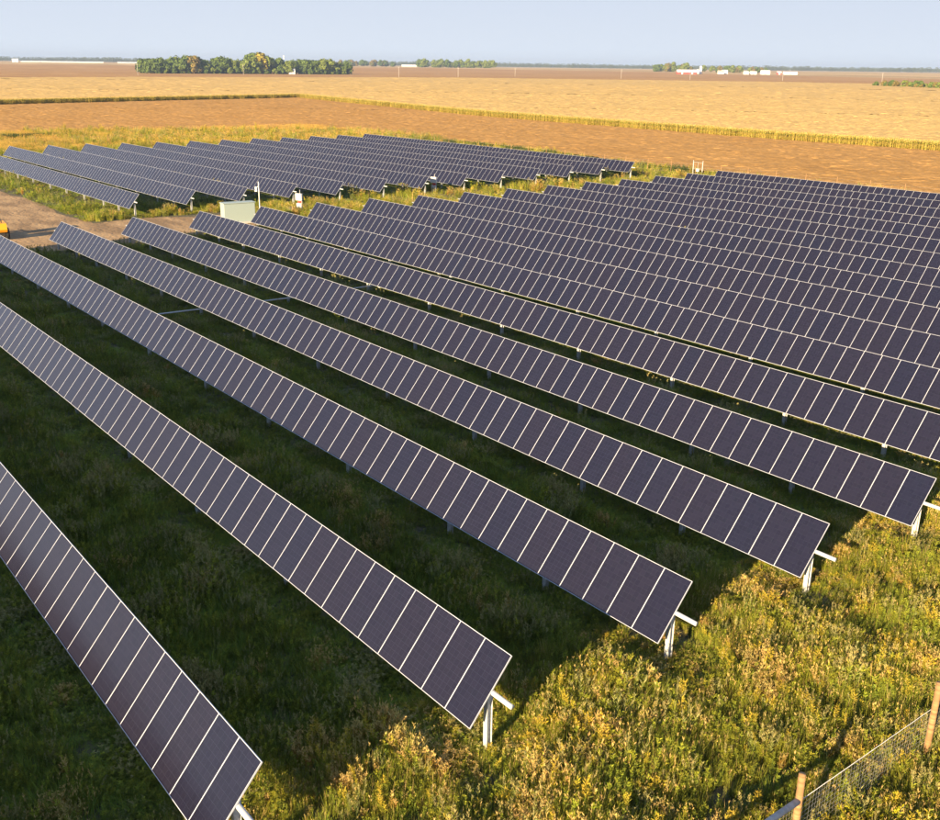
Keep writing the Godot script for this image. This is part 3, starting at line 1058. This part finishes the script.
func trees() -> void:
	var crowns := []
	for i in 6: crowns.append(crown_mesh(1.0, rng.randf_range(0.46, 0.56), 1900, 0.04))
	var st := st_new()
	st.set_smooth_group(0)
	tube(st, Vector3(0, -0.02, 0), Vector3(0, 0.4, 0), 0.03, 0.018, 7)
	for i in 4:
		var a := i * 1.7
		tube(st, Vector3(0, 0.3, 0), Vector3(cos(a) * 0.2, 0.65, sin(a) * 0.2), 0.014, 0.005, 5)
	var trunk := done(st)
	var dark := leaf_material(0.10, 0.15, 0.034)
	var mid := leaf_material(0.16, 0.205, 0.04)
	var yel := leaf_material(0.30, 0.25, 0.035)
	var rust := leaf_material(0.20, 0.16, 0.045)
	# farm grove: from one end to the other, [share of its length, height, depth, tint]
	var a := Vector2(-1587, 609)
	var b := Vector2(-1590, 958)
	var kinds := [[dark, "dark green tree in the farm grove beyond the pale field"], [mid, "mid green tree in the farm grove beyond the pale field"], [yel, "yellowing tree in the farm grove beyond the pale field"], [rust, "rusty brown-green tree in the farm grove beyond the pale field"]]
	var prof := [[0.0, 22], [0.03, 25], [0.06, 24], [0.09, 19], [0.13, 24], [0.165, 27], [0.2, 28], [0.235, 25], [0.27, 20], [0.31, 23], [0.345, 26], [0.38, 24], [0.41, 22], [0.45, 24], [0.485, 25], [0.52, 28], [0.555, 33], [0.59, 31], [0.63, 26], [0.665, 25], [0.69, 23], [0.76, 22], [0.8, 25], [0.835, 24], [0.87, 24], [0.905, 25], [0.94, 25], [0.975, 24], [1.0, 20]]
	for i in prof.size():
		for deep in 2:
			var w := a.lerp(b, prof[i][0]) + Vector2(-rng.randf_range(0, 14) - 24.0 * deep, rng.randf_range(-4, 4))
			var q := rng.randf()
			var kd := 2 if i in [16, 26] and deep == 0 else 0 if q < 0.58 else 1 if q < 0.98 else 3
			grove_tree(site(w.x, w.y), prof[i][1] * rng.randf_range(0.92, 1.06), crowns[rng.randi_range(0, 5)], trunk, kinds[kd][0], kinds[kd][1], "farm grove trees")
	# low undergrowth along the grove's edge
	for i in 26:
		var w := a.lerp(b, (i + 0.5) / 26.0) + Vector2(rng.randf_range(2, 6), rng.randf_range(-3, 3))
		if i in [18, 19]: continue
		grove_tree(site(w.x, w.y), rng.randf_range(8, 13), crowns[rng.randi_range(0, 5)], trunk, [dark, mid][i % 2], ["small dark green tree at the foot of the farm grove", "small mid green tree at the foot of the farm grove"][i % 2], "small trees edging the farm grove", "small_tree")
	# second wood farther off, and a smaller brown one beside it
	for i in 26:
		var w := Vector2(-2830, 1995).lerp(Vector2(-2690, 2185), i / 25.0) + Vector2(rng.randf_range(-25, 5), rng.randf_range(-5, 5))
		grove_tree(site(w.x, w.y), rng.randf_range(20, 27), crowns[i % 6], trunk, [dark, mid, mid][i % 3], ["dark green tree in the small wood past the tilled field", "mid green tree in the small wood past the tilled field", "mid green tree in the small wood past the tilled field"][i % 3], "trees of the small wood past the tilled field", "woodland_tree")
	for i in 18:
		var w := Vector2(-3330, 1995).lerp(Vector2(-3220, 2140), i / 17.0) + Vector2(rng.randf_range(-25, 5), rng.randf_range(-5, 5))
		grove_tree(site(w.x, w.y), rng.randf_range(18, 24), crowns[i % 6], trunk, [rust, dark][i % 2], ["brown-green tree in the far wood left of the long white shed", "dark green tree in the far wood left of the long white shed"][i % 2], "trees of the far brown wood", "woodland_tree")
	# trees round the red barn farm
	for i in 34:
		var w := Vector2(-2010, 2235).lerp(Vector2(-1795, 2410), i / 33.0) + Vector2(rng.randf_range(-30, 20), rng.randf_range(-10, 10))
		if i > 14 and i < 18: continue
		grove_tree(site(w.x, w.y), rng.randf_range(15, 23) * (1.1 if i < 12 else 0.85), crowns[i % 6], trunk, [dark, mid, rust][i % 3], ["dark green tree behind the red barn farm", "mid green tree behind the red barn farm", "brown-green tree behind the red barn farm"][i % 3], "trees behind the red barn farm", "farm_tree")
	# brushy strip standing in the pale field
	for i in 36:
		var w := Vector2(-652, 1085).lerp(Vector2(-480, 985), i / 35.0) + Vector2(rng.randf_range(-5, 5), rng.randf_range(-5, 5))
		grove_tree(site(w.x, w.y), rng.randf_range(5.5, 9.0), crowns[i % 6], trunk, [mid, dark, rust][i % 3], ["mid green shrub in the brushy strip within the pale field", "dark green shrub in the brushy strip within the pale field", "brown-green shrub in the brushy strip within the pale field"][i % 3], "shrubs of the brushy strip", "field_shrub")
	# woods on the horizon, one mass
	var xf := []; var cs := []
	var f := FastNoiseLite.new()
	f.frequency = 2.4
	f.seed = 4
	for i in 5200:
		var ang := rng.randf_range(-0.15, 1.45)
		var r := rng.randf_range(5600.0, 7600.0)
		var n := f.get_noise_2d(ang * 3.0, r * 0.0002)
		if n < -0.45: continue
		var u := -cos(ang) * r
		var v := sin(ang) * r
		var s := rng.randf_range(19.0, 27.0) * (1.0 + 0.5 * n)
		xf.append(Transform3D(Basis(Vector3.UP, rng.randf() * TAU).scaled(Vector3(s * 2.2, s, s * 2.2)), site(u, v)))
		var c := rng.randf_range(0.8, 1.2)
		cs.append(Color(0.075 * c, 0.09 * c, 0.032 * c))
	var m := crown_mesh(1.0, 0.4, 90, 0.05)
	scatter("distant_woods", "dark line of distant woods along the horizon", "woods", m, xf, cs)

func gable(st: SurfaceTool, hx: float, hz: float, wall: float, ridge: float, over: float, roof: bool) -> void:
	# walls with gables, or the roof planes over them, ridge along x
	if roof:
		for s in [-1.0, 1.0]:
			var e := wall - over * (ridge - wall) / hz
			var a := Vector3(-hx - over, ridge, 0)
			var b := Vector3(hx + over, ridge, 0)
			var c := Vector3(hx + over, e, s * (hz + over))
			var d := Vector3(-hx - over, e, s * (hz + over))
			quad(st, a, b, c, d)
			var up := Vector3(0, 0.25, 0)
			quad(st, a + up, d + up, c + up, b + up)
			quad(st, d, c, c + up, d + up)
			quad(st, a, d, d + up, a + up)
			quad(st, c, b, b + up, c + up)
	else:
		box(st, Vector3(-hx, -0.5, -hz), Vector3(hx, wall, hz))
		for x in [-hx, hx]:
			for q in [Vector3(x, wall, -hz), Vector3(x, wall, hz), Vector3(x, ridge, 0)]: st.add_vertex(q)

func shed(called: String, label: String, at: Vector3, turn: float, hx: float, hz: float, wall: float, ridge: float, wm: Material, rm: Material, doors: int, group := "") -> void:
	var o := thing(called, label, "building", at, turn, group)
	var st := st_new()
	gable(st, hx, hz, wall, ridge, 0.5, false)
	part("wall", done(st), wm, o)
	st = st_new()
	gable(st, hx, hz, wall, ridge, 0.5, true)
	part("roof", done(st), rm, o)
	for i in doors:
		st = st_new()
		var x := -hx + 2.0 * hx * (i + 0.5) / doors
		box(st, Vector3(x - 1.8, 0, hz + 0.003), Vector3(x + 1.8, wall * 0.75, hz + 0.08))
		part("door", done(st), M.white if wm == M.barn_red else M.galv, o)

func silo(called: String, label: String, at: Vector3, r: float, h: float) -> void:
	var o := thing(called, label, "silo", at, 0.0, "silos at the red barn farm")
	var st := st_new()
	st.set_smooth_group(0)
	tube(st, Vector3(0, -0.5, 0), Vector3(0, h, 0), r, r, 20)
	part("tank", done(st), M.roof_white, o)
	st = st_new()
	st.set_smooth_group(0)
	tube(st, Vector3(0, h + 0.002, 0), Vector3(0, h + r * 0.6, 0), r * 1.03, 0.3, 20)
	part("roof", done(st), M.roof_white, o)

func farms() -> void:
	var face := 0.85          # long sides turned to the camera's side of the land
	shed("barn", "red barn with a wide white roof on the far farm", site(-1700, 1985), face, 24, 9, 5.5, 10.5, M.barn_red, M.roof_white, 2)
	silo("silo", "short grain silo beside the red barn", site(-1704, 2030), 4.5, 9)
	silo("silo", "tall slim silo with domed top near the red barn", site(-1720, 2060), 3.5, 17)
	silo("silo", "second short grain silo between the red barn and white house", site(-1712, 2048), 3.2, 7)
	shed("farm_house", "small cream farm house right of the silos", site(-1690, 2100), face, 7, 5, 5, 9, M.white, M.pole, 1)
	shed("farm_house", "white farm house with grey roof among small trees on the far farm", site(-1700, 2128), face, 7, 6, 6, 10, M.white, M.galv, 1)
	shed("shed", "small white shed right of the farm trees", site(-1668, 2172), face, 6, 5, 4.5, 7, M.white, M.roof_white, 1)
	shed("shed", "middle white shed of the far farm", site(-1664, 2195), face, 8, 5, 4.5, 7, M.white, M.roof_white, 1)
	shed("shed", "large white shed with tall rounded gable on the far farm", site(-1650, 2225), face, 11, 7, 5, 9.5, M.white, M.roof_white, 1)
	shed("shed", "low red walled shed at the end of the far farm", site(-1630, 2255), face, 5, 6, 4.5, 7, M.barn_red, M.roof_white, 1)
	shed("shed", "long low white shed at the end of the far farm", site(-1618, 2285), face, 17, 6, 4, 6.5, M.white, M.roof_white, 1)
	# far sheds toward the horizon
	shed("livestock_shed", "very long white livestock shed under the horizon woods", site(-3535, 1093), 1.26, 98, 8, 2.2, 4.2, M.concrete, M.roof_white, 0, "long white sheds under the horizon woods")
	shed("livestock_shed", "low white shed beside the lone white house under the horizon woods", site(-3570, 973), 1.26, 29, 7, 2.0, 3.8, M.concrete, M.roof_white, 0, "long white sheds under the horizon woods")
	shed("farm_house", "lone white house at the end of the long white sheds", site(-3581, 930), 1.26, 9, 7, 6, 10, M.white, M.roof_white, 1)
	shed("livestock_shed", "shorter white livestock shed nearer the farm grove", site(-3473, 1275), 1.26, 50, 8, 2.2, 4.2, M.concrete, M.roof_white, 0, "long white sheds under the horizon woods")
	shed("livestock_shed", "white shed between the two small woods past the tilled field", site(-3080, 2120), 0.95, 28, 9, 4, 7, M.concrete, M.roof_white, 0, "long white sheds under the horizon woods")
	shed("farm_house", "white farm house with pale roof nestled in the farm grove", site(-1584, 850), 1.2, 5, 4.5, 5.5, 9, M.white, M.roof_white, 1)
	var o := thing("water_tower", "slender white tower rising from the farm grove", "tower", site(-1600, 845))
	var st := st_new()
	st.set_smooth_group(0)
	tube(st, Vector3(0, -0.5, 0), Vector3(0, 27, 0), 1.2, 0.8, 10)
	part("shaft", done(st), M.white, o)
	st = st_new()
	st.set_smooth_group(0)
	tube(st, Vector3(0, 27.002, 0), Vector3(0, 29.5, 0), 1.3, 1.0, 10)
	part("head", done(st), M.white, o)
	# utility poles
	var spots := [[-1331, 493, 15], [-1480, 712, 13], [-1236, 832, 15], [-1162, 881, 15], [-1397, 1183, 14], [-1209, 1251, 15], [-1127, 1325, 15], [-1040, 1450, 14], [-930, 1560, 14]]
	st = st_new()
	st.set_smooth_group(0)
	tube(st, Vector3(0, -0.5, 0), Vector3(0, 15, 0), 0.26, 0.17, 8)
	var pm := done(st)
	st = st_new()
	box(st, Vector3(-1.3, 13.9, -0.3), Vector3(1.3, 14.1, -0.18))
	var cm := done(st)
	for s in spots:
		o = thing("utility_pole", "thin pale utility pole standing at the far edge of the pale field", "utility pole", site(s[0], s[1]), 0.7, "utility poles beyond the pale field")
		part("pole", pm, M.concrete, o)
		part("crossarm", cm, M.pole, o)

func _ready() -> void:
	rng.seed = 20240917
	sky_and_camera()
	make_materials()
	terrain()
	trackers()
	equipment()
	near_fence()
	far_fence("wire fence on slim wooden posts between the panels and the brown field", [Vector2(-222, 134.0), Vector2(-5, 133.0)], 5.2)
	far_fence("wire fence on slim wooden posts before the golden weeds", [Vector2(-222, 30), Vector2(-222, 133.6)], 7.0)
	gate(site(-110.4, 133.5, 0.0))
	bush_at("yellow_bush", "bright yellow-green bush growing against the wire fence", "", site(-8.5, 18.4), 1.0, 1.0, Color(0.33, 0.31, 0.02))
	bush_at("yellow_bush", "smaller yellow-green bush at the foot of a fence post", "", site(-8.5, 21.9), 0.9, 0.6, Color(0.30, 0.28, 0.03))
	plants()
	corn()
	trees()
	farms()
